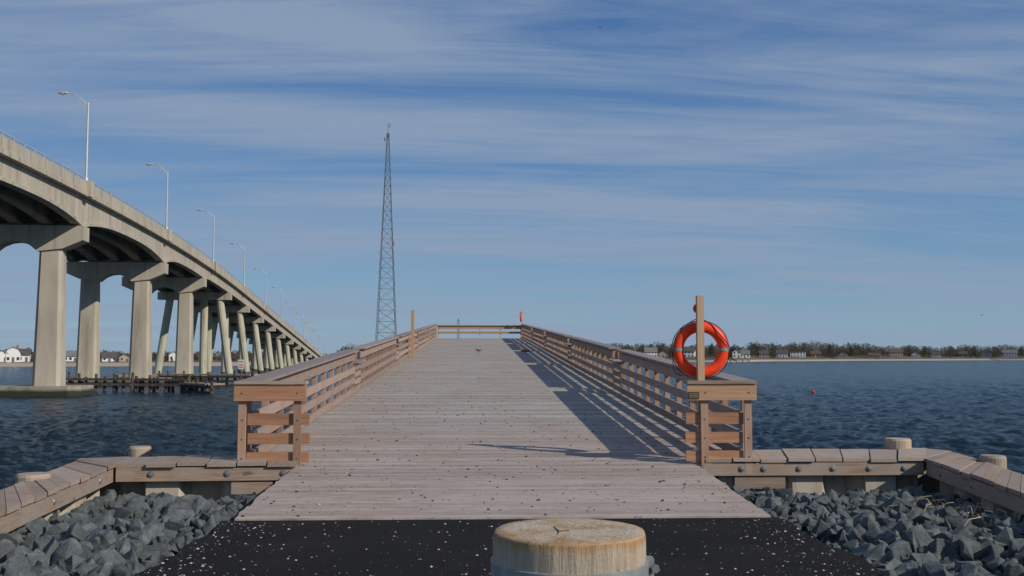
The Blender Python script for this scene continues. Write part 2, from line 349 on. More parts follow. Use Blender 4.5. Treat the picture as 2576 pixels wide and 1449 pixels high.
# houses
def house(px, inl, w, h, dep, style, wm, rm, label, rot=0, nw=4):
    d = shore(px)+inl; p = CP(px, d); z = hz(px, inl)-.2
    a = TH+math.atan((px-1288)/F)
    t = thing('house', (p.x, p.y, z), label, 'house', 'houses on the far shore', -a+rot, True)
    b = nb(); box(b, -w/2, w/2, 0, dep, 0, h)
    rh = w*.32 if style == 'front' else dep*.38
    if style == 'front': prism(b, [(-w/2,0,h),(w/2,0,h),(0,0,h+rh)], [(-w/2,dep,h),(w/2,dep,h),(0,dep,h+rh)])
    elif style == 'gambrel':
        rh = w*.42; pr = [(-w/2,h),(w/2,h),(w*.36,h+rh*.65),(0,h+rh),(-w*.36,h+rh*.65)]
        prism(b, [(x,0,q) for x,q in pr], [(x,dep,q) for x,q in pr])
    elif style == 'side': prism(b, [(-w/2,0,h),(-w/2,dep,h),(-w/2,dep/2,h+rh)], [(w/2,0,h),(w/2,dep,h),(w/2,dep/2,h+rh)])
    obj('wall', b, wm, t)
    b = nb(); o = .4
    if style == 'front':
        for s in (-1,1): prism(b, [(s*(w/2+o),-o,h-.25),(0,-o,h+rh+.05),(0,-o,h+rh+.4),(s*(w/2+o),-o,h+.1)], [(s*(w/2+o),dep+o,h-.25),(0,dep+o,h+rh+.05),(0,dep+o,h+rh+.4),(s*(w/2+o),dep+o,h+.1)])
    elif style == 'gambrel':
        q = [(-w/2-o,h-.2),(-w*.37,h+rh*.67),(0,h+rh+.1),(w*.37,h+rh*.67),(w/2+o,h-.2),(w/2+o,h+.1),(w*.39,h+rh*.72),(0,h+rh+.45),(-w*.39,h+rh*.72),(-w/2-o,h+.1)]
        for i in range(4):
            A = [q[i], q[i+1], q[8-i], q[9-i]]
            prism(b, [(x,-o,y) for x,y in A], [(x,dep+o,y) for x,y in A])
    elif style == 'side':
        for (y0, y1) in ((-o, dep/2), (dep+o, dep/2)):
            prism(b, [(-w/2-o,y0,h-.25),(-w/2-o,y1,h+rh+.05),(-w/2-o,y1,h+rh+.4),(-w/2-o,y0,h+.1)], [(w/2+o,y0,h-.25),(w/2+o,y1,h+rh+.05),(w/2+o,y1,h+rh+.4),(w/2+o,y0,h+.1)])
    else: prism(b, [(-w/2-o,-o,h+.02),(w/2+o,-o,h+.9),(w/2+o,-o,h+1.3),(-w/2-o,-o,h+.4)], [(-w/2-o,dep,h+.02),(w/2+o,dep,h+.9),(w/2+o,dep,h+1.3),(-w/2-o,dep,h+.4)])
    rf = obj('roof', b, rm, t)
    if style in ('side', 'gambrel'):
        b = nb(); box(b, w*.2, w*.2+.9, dep*.55, dep*.55+.9, h, h+rh+1.0); obj('chimney', b, M['brick'], rf)
    fl = 2 if h > 4.2 else 1
    for f in range(fl):
        for i in range(nw):
            x = -w/2 + w*(i+.5)/nw; zz = .9+f*2.5; q = min(1, h/3)
            if f == 0 and i == nw//2:
                b = nb(); box(b, x-.5, x+.5, -.06, .02, .05, 2.1*q); obj('door', b, M['brown'] if wm is not M['brown'] else M['white'], t); continue
            b = nb(); box(b, x-.65, x+.65, -.06, .02, zz-.1, zz+1.4*q); fr = obj('window', b, M['white'], t)
            b = nb(); box(b, x-.5, x+.5, -.1, -.055, zz, zz+1.3*q); obj('pane', b, M['glass'], fr)
Wm, Sm, Bm, Tm = M['white'], M['shingle'], M['brown'], M['tan']; r1, r2, r3 = M['roof'], M['roof2'], M['roof3']
house(8, 18, 5, 3.2, 6, 'front', Wm, r2, 'white gabled house at the very left edge of the photo', .1, 2)
house(36, 18, 5.6, 3.9, 7, 'gambrel', Wm, r2, 'large white house with barn style roof at far left shore', 0, 3)
house(62, 20, 4.6, 3.1, 6, 'side', Wm, r1, 'white house just right of the barn roofed one', -.1, 2)
house(112, 18, 5, 2.2, 5, 'side', Sm, r1, 'low grey shingled house seen past the nearest bridge column', 0, 2)
house(186, 22, 7.5, 2.6, 5, 'side', Wm, r2, 'white house with grey roof left of the second bridge pier', 0, 4)
house(278, 20, 6, 2.0, 5, 'side', Wm, r1, 'white bungalow between the columns of the second bridge pier', .1, 3)
house(316, 18, 4.5, 2.1, 5, 'front', Tm, r3, 'small tan gabled house between columns of the second pier', 0, 2)
house(440, 30, 4.5, 3.0, 5, 'front', Wm, r2, 'white gabled house seen beside the third bridge pier', 0, 2)
house(520, 22, 6, 2.3, 5, 'side', Sm, r1, 'grey house on the left shore behind the round bridge piles', 0, 3)
house(1637, 40, 10, 4.4, 9, 'side', Wm, r2, 'white two storey house seen over the right pier railing', .1, 4)
house(1668, 38, 8, 3, 8, 'front', Tm, r1, 'tan gabled house left of the red life ring', 0, 3)
house(1728, 40, 11, 4.6, 9, 'side', Wm, r1, 'white house with dark roof seen through the life ring', -.1, 4)
house(1852, 34, 6, 4.4, 7, 'front', Wm, r2, 'narrow white gabled house just right of the life ring', 0, 2)
house(1872, 34, 8, 3, 8, 'side', Wm, r2, 'low white house second to the right of the life ring', .1, 3)
house(1920, 42, 8, 3, 8, 'side', Sm, r1, 'small grey house between the two groups of white houses', .1, 3)
house(1966, 42, 10, 3.4, 8, 'side', Wm, r1, 'long low white house left of the flat roofed modern house', 0, 4)
house(2006, 40, 14, 4.7, 9, 'mono', Wm, r2, 'white modern house with slanting flat roof on right shore', 0, 5)
house(2050, 40, 9, 3, 8, 'side', Bm, r3, 'dark brown house right of the slant roofed modern house', 0, 3)
house(2120, 44, 8, 3, 8, 'front', Sm, r1, 'small grey gabled house between brown house and beach house', 0, 3)
house(2198, 24, 12, 2.7, 7, 'side', Tm, r3, 'low tan beach house close to the sand on the right', 0, 4)
house(2252, 46, 14, 4.8, 10, 'side', Tm, r3, 'big tan house with brown roof high on the right shore', .1, 5)
house(2300, 44, 8, 3, 8, 'front', Wm, r1, 'small white gabled house right of the big tan house', 0, 3)
house(2352, 44, 9, 3.0, 8, 'side', Wm, r1, 'white house half way between tan house and photo edge', 0, 3)
house(2420, 46, 9, 3.2, 8, 'side', Bm, r1, 'brown low house left of the grey gabled house', 0, 3)
house(2478, 46, 11, 4.6, 9, 'front', Sm, r2, 'grey gabled house among the trees near the right edge', 0, 4)
house(2538, 46, 15, 4.8, 10, 'side', Wm, r2, 'white house with grey roof farthest right on the shore', 0, 5)

def dock(px0, px1, d, top, label):
    a = CP(px0, d); b_ = CP(px1, d+6); t = thing('dock', (a.x, a.y, 0), label, 'dock')
    b = nb(); beam(b, (a.x,a.y,top), (b_.x,b_.y,top), 3, .35); obj('platform', b, M['fender'], t)
    n = max(3, int((b_-a).length/5))
    for i in range(n+1):
        q = a.lerp(b_, i/n); b = nb(); tube(b, (q.x,q.y,-1), (q.x,q.y,top+U(.2,1.2)), .25, .22, 6); obj('pile', b, M['fender'], t)
dock(1836, 1882, 690, 1.3, 'dark timber dock on the far shore just right of the life ring')
dock(2488, 2640, 1150, 1.5, 'long timber jetty on the far shore at the right edge')

# ------------------------------------------------------------ radio mast
def mast(px, d, ytop, w0, w1, levels, zb, name, label, rl, rb, frac=1.0):
    p = CP(px, d); top = E+(897-ytop)/F*d
    t = thing(name, (p.x, p.y, zb), label, 'mast')
    H = top-zb; lev = []
    for i in range(levels+1):
        lev.append((1-(1-i/levels)**1.35)*H*.95)
    hw = lambda z: w1+(w0-w1)*max(0, 1-z/(H*.93))**1.05
    cor = [(-1,-1),(1,-1),(1,1),(-1,1)]
    P = lambda c, z: Vector((p.x+cor[c][0]*hw(z)*.92, p.y+cor[c][1]*hw(z)*.92, zb+z))
    for c in range(4):
        b = nb(); poly(b, [P(c, z) for z in lev], rl, 4); obj('leg', b, M['mast'], t)
    b = nb()
    for z0, z1 in zip(lev[:-1], lev[1:]):
        for c in range(4):
            e = (c+1) % 4
            tube(b, P(c, z0), P(e, z1), rb, rb, 3); tube(b, P(e, z0), P(c, z1), rb, rb, 3); tube(b, P(c, z1), P(e, z1), rb, rb, 3)
    obj('cross_bracing', b, M['mast'], t)
    b = nb(); tube(b, (p.x,p.y,zb+H*.93), (p.x,p.y,top), rl*1.3, rl*.5, 6); obj('top_antenna', b, M['mast'], t)
    if d > 500 and levels > 10:
        for fz, dx in ((.925,-3.6),(.985,2.0),(.475,7.5)):
            b = nb(); z = zb+H*fz; tube(b, (p.x+dx,p.y,z-2.5), (p.x+dx,p.y,z+2.5), .4, .4, 5); tube(b, (p.x,p.y,z), (p.x+dx,p.y,z), .2, .2, 4); obj('side_antenna', b, M['mast'], t)
mast(972, 1080, 300, 12.2, 1.4, 26, 5.0, 'radio_mast', 'tall grey lattice radio mast rising beyond the left railing', .36, .16)
mast(1153, 1080, 799, 1.5, 1.0, 6, 5.0, 'small_mast', 'short distant lattice mast above the far end railing', .25, .12)

# ------------------------------------------------------------ road bridge
DB = 104.0
def Hh(k): return .1765-.02787*(k-1.034)**2 if k < 2.08 else .1460-.0583*(k-2.08)
NV = W2(-1, -.12)-W2(0, 0); NV.normalize()
def BP(k, s, dz):
    q = W2(DB*(-.4305-.12*(k-1)), DB*k)+NV*s
    return Vector((q.x, q.y, E+DB*Hh(k)+dz))
PK = [.64, 1.0, 1.36, 1.645]
def soff(k):
    if k > 1.645: return 3.45
    lo = max([q for q in PK if q <= k], default=.28); hi = min([q for q in PK if q > k-1e-6 and q >= k], default=1.645)
    t = min(k-lo, hi-k); L = max((hi-lo)/2, .1); x = min(1, t/L)
    amp = 1.2
    if k > 1.36 and hi-k < k-lo: amp = .2
    return 3.55+amp*(1-x)**2.8
KS = [.3+.02*i for i in range(int((1.66-.3)/.02)+1)]+[1.70+.06*i for i in range(47)]
b0 = BP(1, 6.9, 0)
br = thing('road_bridge', (b0.x, b0.y, 0), 'long high concrete road bridge rising from right to left over the water', 'bridge')
def ribbon(name, s0, s1, za, zb, m, parent=br, ks=KS):
    b = nb(); prev = None
    for k in ks:
        z0 = za(k) if callable(za) else za; z1 = zb(k) if callable(zb) else zb
        ring = [b.verts.new(BP(k, s0, z0)), b.verts.new(BP(k, s1, z0)), b.verts.new(BP(k, s1, z1)), b.verts.new(BP(k, s0, z1))]
        if prev:
            for i in range(4): b.faces.new((prev[i], prev[(i+1)%4], ring[(i+1)%4], ring[i]))
        else: b.faces.new(ring)
        prev = ring
    b.faces.new(prev[::-1]); return obj(name, b, m, parent)
ribbon('deck_slab', -.12, 13.72, -1.5, -1.02, M['conc'])
ribbon('parapet', 0, .35, -1.02, 0, M['conc']); ribbon('parapet', 13.25, 13.6, -1.02, 0, M['conc'])
for s in (.75, 3.8, 6.8, 9.8, 12.85):
    g = ribbon('girder', s-.22, s+.22, lambda k: -soff(k)+.3, -1.5, M['conc'] if s < 1 else M['conc_shade'])
    ribbon('bottom_flange', s-.48, s+.48, lambda k: -soff(k), lambda k: -soff(k)+.32, M['conc'] if s < 1 else M['conc_shade'], g)
for s in (.17, 13.42):
    g = ribbon('guard_rail', s-.05, s+.05, .34, .44, M['lampm'])
    k = .76
    while k < 2.9 and s < 1:
        b = nb(); a = BP(k, s, 0); box(b, a.x-.07, a.x+.07, a.y-.07, a.y+.07, a.z, a.z+.36); obj('rail_post', b, M['lampm'], g); k += .0235
def ex(bm, prof, k, u0, u1, z0):
    A = []; B = []
    for s, dz in prof:
        a = BP(k, s, 0); du = Vector((NV.y, -NV.x, 0))
        if du.y < 0: du = -du
        a.z = z0+dz; A.append(a+du*u0); B.append(a+du*u1)
    prism(bm, A, B)
for k in PK:
    zc = BP(k, 0, 0).z - (4.75 if k < 1.5 else 3.75)
    pr = [(0,0),(13.6,0),(13.6,-1.5),(11.6,-2.4),(9.1,-2.7),(8.4,-2.1),(7.6,-1.75),(6.8,-1.65),(6.0,-1.75),(5.2,-2.1),(4.5,-2.7),(2.0,-2.4),(0,-1.5)]
    b = nb(); ex(b, pr, k, -1.1, 1.1, zc)
    cap = obj('pier_cap', b, M['conc'], br)
    for s in (3.25, 10.35):
        b = nb(); A = []; B = []
        du = Vector((-NV.y, NV.x, 0)); du = du if du.y > 0 else -du; c0 = BP(k, s, 0); n3 = Vector((NV.x, NV.y, 0))
        for hx, hy, z, L in ((1.4,1.15,1.0,A),(1.12,.9,zc-2.35,B)):
            for sx, sy in ((-1,-.75),(-.75,-1),(.75,-1),(1,-.75),(1,.75),(.75,1),(-.75,1),(-1,.75)):
                q = c0+n3*hx*sx+du*hy*sy; q.z = z; L.append(q)
        prism(b, A, B); obj('column', b, M['conc'], cap)
    b = nb()
    pts = [(-.6,-2.2),(0.4,-3.2),(13.2,-3.2),(14.2,-2.2),(14.2,2.2),(13.2,3.2),(.4,3.2),(-.6,2.2)]
    A = []; B = []
    for s, u in pts:
        q = BP(k, s, 0)+du*u; A.append(Vector((q.x,q.y,-1.5))); B.append(Vector((q.x,q.y,1.0)))
    prism(b, A, B); obj('footing', b, M['foot'], cap)
k = 1.9
while k < 4.35:
    zc = BP(k, 0, 0).z-3.45
    if zc < 1.5: break
    b = nb(); ex(b, [(-.2,0),(13.8,0),(13.8,-1.5),(-.2,-1.5)], k, -.9, .9, zc)
    cap = obj('pier_cap', b, M['conc'], br)
    zt = zc-1.45; n3 = Vector((NV.x, NV.y, 0)); hgt = zt
    for s, dx in ((2.0,-.15),(5.0,0),(8.6,0),(11.6,.15)):
        q = BP(k, s, 0); b = nb(); p1 = Vector((q.x,q.y,zt)); p0 = p1+n3*dx*hgt; p0.z = -1
        tube(b, p0, p1, .74, .74, 12); obj('pile', b, M['pile_c'], cap)
    k += .2415
for i in range(11):
    k = 1+.36*i; b = nb(); a = BP(k, 0, 0); box(b, a.x-.1, a.x+.5, a.y-.55, a.y+.55, a.z-1.55, a.z+.12); obj('lamp_pedestal', b, M['conc'], br)

# street lamps
a = BP(1, .17, .1)
lp = thing('street_lamp', a, 'x', 'street lamp', 'street lamps along the bridge', 0, True)
b = nb(); tube(b, (0,0,0), (0,0,8.4), .14, .085, 10); tube(b, (0,0,0), (0,0,.35), .24, .22, 10); obj('pole', b, M['lampm'], lp, smooth=False)
b = nb(); pts = [(0,0,8.1),(-.35,-.04,8.45),(-.9,-.1,8.95),(-1.5,-.18,9.25),(-2.1,-.25,9.35)]; poly(b, pts, .055, 6)
poly(b, [(0,0,7.7),(-.4,-.05,8.2),(-1.1,-.13,8.85),(-1.5,-.18,9.25)], .035, 5); obj('arm', b, M['lampm'], lp)
b = nb(); bmesh.ops.create_uvsphere(b, u_segments=12, v_segments=8, radius=.5, matrix=Matrix.Translation((-2.5,-.3,9.35)) @ Matrix.Diagonal((1.15,.42,.26,1)))
hd = obj('lamp_head', b, M['lampm'], lp, smooth=True)
b = nb(); bmesh.ops.create_uvsphere(b, u_segments=10, v_segments=6, radius=.3, matrix=Matrix.Translation((-2.6,-.31,9.25)) @ Matrix.Diagonal((1.1,.5,.4,1))); obj('lens', b, M['lens'], hd, smooth=True)
for i in range(11):
    o = lp if i == 0 else copy_tree(lp); o.location = BP(1+.36*i, .17, .12)
    o['label'] = ('tallest looking, leftmost' if i == 0 else ORD[i]) + ' curved arm street lamp on the bridge, counted from the left'

# ------------------------------------------------------------ timber fenders in the channel
def fender(name, pts, top, step, label, plat=False):
    ws = [CP(px, d) for px, d in pts]; a = ws[0]
    t = thing(name, (a.x,a.y,0), label, 'fender')
    for p, q in zip(ws[:-1], ws[1:]):
        for z in (top-.45, top-1.05):
            b = nb(); beam(b, (p.x,p.y-.3,z), (q.x,q.y-.3,z), .25, .28); obj('wale', b, M['fender'], t)
        if plat:
            b = nb(); beam(b, (p.x,p.y+1,top-.2), (q.x,q.y+1,top-.2), 2.4, .2); obj('platform', b, M['stub'], t)
        n = int((q-p).length/step)
        for i in range(n+1):
            r = p.lerp(q, i/max(n,1)); b = nb(); hh = top+U(-.5,.35)
            tube(b, (r.x+U(-.1,.1), r.y+U(-.3,.3), -1.2), (r.x+U(-.2,.2), r.y+U(-.1,.1), hh), .2, .17, 8); obj('pile', b, M['fender'], t)
            if R() < .35:
                b = nb(); tube(b, (r.x+.3, r.y+.2, -1.2), (r.x+U(.2,.5), r.y+.2, hh-U(.2,.9)), .18, .16, 7); obj('pile', b, M['fender'], t)
fender('timber_fender', [(158,118),(335,117)], 1.95, 1.0, 'weathered dark timber fender left of the second bridge pier')
fender('timber_fender', [(345,114),(478,113)], 2.0, .9, 'dark timber fender in the water in front of third bridge pier')
fender('timber_fender', [(405,148),(640,142)], 1.7, 1.5, 'rear timber fender with plank walk reaching toward the pier railing', True)
fender('broken_fender', [(470,112),(538,108)], 1.3, 1.1, 'low broken end of the timber fender near the water surface', True)
p = CP(611, 140); t = thing('channel_sign', (p.x,p.y-.6,1.4), 'small white warning sign with red marks on the timber fender', 'sign')
b = nb(); box(b, p.x-.42,p.x+.42,p.y-.7,p.y-.64,2.3,3.6); obj('board', b, M['signw'], t)
for z in (3.25, 2.8, 2.5):
    b = nb(); box(b, p.x-.3,p.x+.3,p.y-.72,p.y-.705,z,z+.13); obj('marking', b, M['signr'], t)
b = nb(); tube(b, (p.x,p.y-.55,-.5),(p.x,p.y-.55,3.5), .09,.08,8); obj('post', b, M['fender'], t)
p = G(2046, 990, 0.0); b = nb(); lathe(b, (p.x,p.y,-.1), [(.05,0),(.14,.06),(.19,.2),(.17,.3),(.09,.38),(.04,.4),(.04,.46)], 14)
tag(obj('mooring_buoy', b, M['redpeg'], org=(p.x,p.y,0), smooth=True), 'small red mooring buoy floating on the open water at right', 'buoy')

# ------------------------------------------------------------ pier deck
SL = .045
def dz(y): return 2.21+SL*(y-11)
XL, XR = -3.30, 4.02; YE = 86.0; Y0 = 11.2
pier = thing('fishing_pier', (.33, 15, 0), 'long plank decked wooden fishing pier sloping up and away over water', 'pier')
b = nb(); w = .145; y = math.ceil((Y0+.1)/w)*w-.1; Y0 = y
while y < YE:
    x0, x1 = (-2.66, 3.31) if y < 14.85 else (XL-.3, XR+.3)
    j = U(-.003,.003); z0 = dz(y)+j; z1 = dz(y+w)+j; e0 = U(-.02,.02); e1 = U(-.02,.02); g = U(.006,.011)
    prism(b, [(x0+e0,y,z0-.05),(x1+e1,y,z0-.05),(x1+e1,y+w-g,z1-.05),(x0+e0,y+w-g,z1-.05)], [(x0+e0,y,z0),(x1+e1,y,z0),(x1+e1,y+w-g,z1),(x0+e0,y+w-g,z1)])
    y += w
obj('plank_deck', b, M['deck'], pier)
for x in (-3.0,-1.4,.33,2.0,3.7):
    b = nb(); beam(b, (x,15.2,dz(15.2)-.055), (x,YE,dz(YE)-.055), .2, .35); obj('stringer', b, M['bulk_y'], pier)
    if -2.7 < x < 3.3:
        b = nb(); beam(b, (x,Y0+.02,dz(Y0)-.055), (x,15.1,dz(15.1)-.055), .2, .25); obj('stringer', b, M['bulk_y'], pier)
y = 17.5
while y < YE:
    b = nb(); box(b, XL-.3, XR+.3, y-.15, y+.15, dz(y)-.75, dz(y)-.42); obj('cross_beam', b, M['bulk_x'], pier)
    for x in (-3.2, .33, 3.85):
        b = nb(); tube(b, (x,y,-2),(x,y,dz(y)-.75), .18,.17,10); obj('pile', b, M['stub'], pier)
    y += 6

BD = [(.95,1.15),(.60,.77),(.32,.48),(.05,.20)]
def rail(side, y0, y1, h, label, low=False):
    xp = -3.42 if side < 0 else 4.13; s = -side
    t = thing('railing_section', (xp, y0, dz(y0)), label, 'railing', 'timber railing sections on both sides of the pier')
    b = nb(); beam(b, (xp+s*.03,y0,dz(y0)+h), (xp+s*.03,y1,dz(y1)+h), .36, .05); obj('cap_board', b, M['cap_y'], t)
    bds = BD if not low else [(.66,.84),(.46,.60),(.26,.40),(.05,.2)]
    for (a, c) in bds:
        j = U(-.01,.01)
        b = nb(); beam(b, (xp+s*.075,y0,dz(y0)+c-.003+j), (xp+s*.075,y1,dz(y1)+c-.003-j), .045, c-a); obj('rail_board', b, M['rail_y'], t)
    if not low:
        b = nb(); beam(b, (xp-s*.075,y0,dz(y0)+1.147), (xp-s*.075,y1,dz(y1)+1.147), .045, .2); obj('outer_board', b, M['rail_y'], t)
    n = max(1, round((y1-y0-.2)/1.25))
    for i in range(n+1):
        y = y0+.1+(y1-y0-.2)*i/n
        b = nb(); box(b, xp-.05, xp+.05, y-.05, y+.05, dz(y)-.45, dz(y)+h-.053); obj('post', b, M['panel_z'], t)
secs = [(15.12,27.7),(29.2,42.1),(43.6,57.0),(58.5,70.4),(71.9,85.8)]
for sd, nm in ((-1,'left'),(1,'right')):
    for i, (a, c) in enumerate(secs): rail(sd, a, c, 1.24, ORD[i]+' tall timber railing section on the '+nm+' side, counted from the entrance')
    for i in range(4): rail(sd, secs[i][1]+.03, secs[i+1][0]-.03, .9, ORD[i]+' short lowered railing section on the '+nm+' side, counted from entrance', True)
t = thing('end_railing', (.33, YE, dz(YE)), 'timber railing closing off the far end of the pier', 'railing')
zz = dz(YE)
b = nb(); box(b, XL-.2, XR+.2, YE-.2, YE+.16, zz+1.07, zz+1.12); obj('cap_board', b, M['new_x'], t)
for a, c in ((.80,1.067),(.40,.58)):
    b = nb(); box(b, XL+.02, XR-.02, YE-.1, YE-.055, zz+a, zz+c); obj('rail_board', b, M['new_x'], t)
for i in range(5):
    x = XL+.1+(XR-XL-.2)*i/4; b = nb(); box(b, x-.05,x+.05,YE-.05,YE+.05,zz-.4,zz+1.065); obj('post', b, M['new_z'], t)

# entrance return panels
def panel(x0, x1, xb0, xb1, posts, label, fresh):
    zb = dz(15.0)
    t = thing('entrance_panel', ((x0+x1)/2, 15.0, zb), label, 'railing', 'railing end panels at the pier entrance')
    mx = M['new_x'] if fresh else M['panel_x']
    b = nb(); box(b, x0, x1, 14.84, 15.115, zb+1.205, zb+1.25); obj('cap_board', b, M['bulk_x'], t)
    b = nb(); box(b, x0, x1, 14.865, 14.91, zb+.96, zb+1.2); fb = obj('face_board', b, mx, t)
    for (a, c) in BD[1:]:
        j = U(-.012,.012)
        b = nb(); box(b, xb0+j, xb1+j, 14.965, 15.01, zb+a, zb+c); obj('rail_board', b, M['panel_x'], t)
    for x in posts:
        b = nb(); box(b, x-.055, x+.055, 14.915, 14.96, zb-.15, zb+1.2); obj('post', b, M['panel_z'], t)
    for x in posts:
        for q in (.68,.4,.12,1.08):
            b = nb(); yq = 14.915 if q < 1 else 14.865
            tube(b, (x+.012, yq-.012, zb+q), (x+.012, yq+.01, zb+q), .012, .012, 8); obj('bolt', b, M['galv'], t)
    return t
panel(-3.55, -2.50, -3.37, -2.46, (-3.44,-2.63), 'reddish brown timber end panel left of the pier entrance', False)
panel(3.17, 4.22, 3.16, 4.03, (3.44,4.10), 'timber end panel right of the pier entrance below the life ring', True)
zb = dz(15.0)
t = thing('plaque', (3.27,14.86,zb+1.03), 'small dark plaque with gold marks on the right entrance panel board', 'plaque')
b = nb(); box(b, 3.185,3.345,14.85,14.864,zb+.985,zb+1.085); obj('plate', b, M['plaque'], t)
for i, (u0, u1, z) in enumerate(((3.2,3.225,1.052),(3.235,3.33,1.055),(3.2,3.33,1.028),(3.205,3.325,1.003))):
    b = nb(); x = u0
    while x < u1-.006:
        wd = U(.006,.012); box(b, x, min(x+wd, u1), 14.846, 14.8495, zb+z, zb+z+.012); x += wd+.005
    obj('lettering', b, M['gold'], t)

# life ring posts
def ring_post(x, y, ztop, zbot, label, wd=.052, m='new_z'):
    t = thing('life_ring_post', (x, y, zbot), label, 'post', 'pine posts for the life rings')
    b = nb(); box(b, x-wd, x+wd, y-.05, y+.05, zbot, ztop); obj('post', b, M[m], t)
    b = nb(); tube(b, (x-.003,y+.055,ztop-.19), (x-.003,y+.13,ztop-.19), .076, .076, 14); obj('peg', b, M['redpeg'], t)
    return t
def life_ring(c, rotz, label, rope_side=True):
    t = thing('life_ring', c, label, 'life ring', 'red life rings', rotz, True)
    b = nb(); n = 56; m_ = 16; R0, r = .350, .084; vs = []
    for i in range(n):
        a = 2*math.pi*i/n; row = []
        for j in range(m_):
            q = 2*math.pi*j/m_; rr = R0+r*math.cos(q); row.append(b.verts.new((rr*math.cos(a), .85*r*math.sin(q), rr*math.sin(a))))
        vs.append(row)
    for i in range(n):
        for j in range(m_): b.faces.new((vs[i][j], vs[(i+1)%n][j], vs[(i+1)%n][(j+1)%m_], vs[i][(j+1)%m_]))
    obj('float', b, M['red'], t, smooth=True)
    for a0 in (0, 180):
        b = nb(); rows_ = []
        for k in range(5):
            a = D2R(a0-4+k*2.0); rows_.append([b.verts.new(((R0+(r+.004)*math.cos(q))*math.cos(a), .87*(r+.004)*math.sin(q), (R0+(r+.004)*math.cos(q))*math.sin(a))) for q in [2*math.pi*j/16 for j in range(16)]])
        for k in range(4):
            for j in range(16): b.faces.new((rows_[k][j], rows_[k+1][j], rows_[k+1][(j+1)%16], rows_[k][(j+1)%16]))
        obj('reflective_band', b, M['band'], t, smooth=True)
    b = nb(); pts = []
    for i in range(73):
        a = 2*math.pi*i/72; s_ = abs(math.sin(2*(a-D2R(2)))); rr = R0+r+.006+.012*s_
        pts.append(Vector((rr*math.cos(a), .01+.01*math.sin(5*a), rr*math.sin(a)-.010*s_)))
    poly(b, pts, .007, 5)
    if rope_side:
        poly(b, [(0,.05,.49),(-.1,-.03,.455),(-.28,-.05,.355),(-.39,-.07,.2),(-.43,-.07,0),(-.445,-.06,-.22),(-.405,-.03,-.36),(-.3,0,-.40)], .007, 5)
        poly(b, [(0,.05,.49),(.14,-.06,.40),(.27,-.09,.24),(.38,-.09,.11),(.44,-.06,.0),(.445,-.02,-.12)], .007, 5)
    obj('grab_rope', b, M['rope'], t)
ring_post(3.42, 15.06, 4.93, 2.3, 'tall pale pine post at the entrance holding the near life ring')
life_ring((3.46, 15.21, 4.11), 0, 'big red life ring hanging at the right of the pier entrance')
yl = 49.5; ring_post(-3.12, yl, dz(yl)+2.36, dz(yl)+.01, 'tall pale orange post with red peg inside the left railing', .08, 'new_o')
ring_post(4.0, 85.6, dz(85.6)+2.45, dz(85.6)+.01, 'thin post at the far right corner of the pier')
life_ring((3.92, 85.45, dz(85.6)+1.85), D2R(80), 'distant red life ring seen edge on at the far pier corner', False)

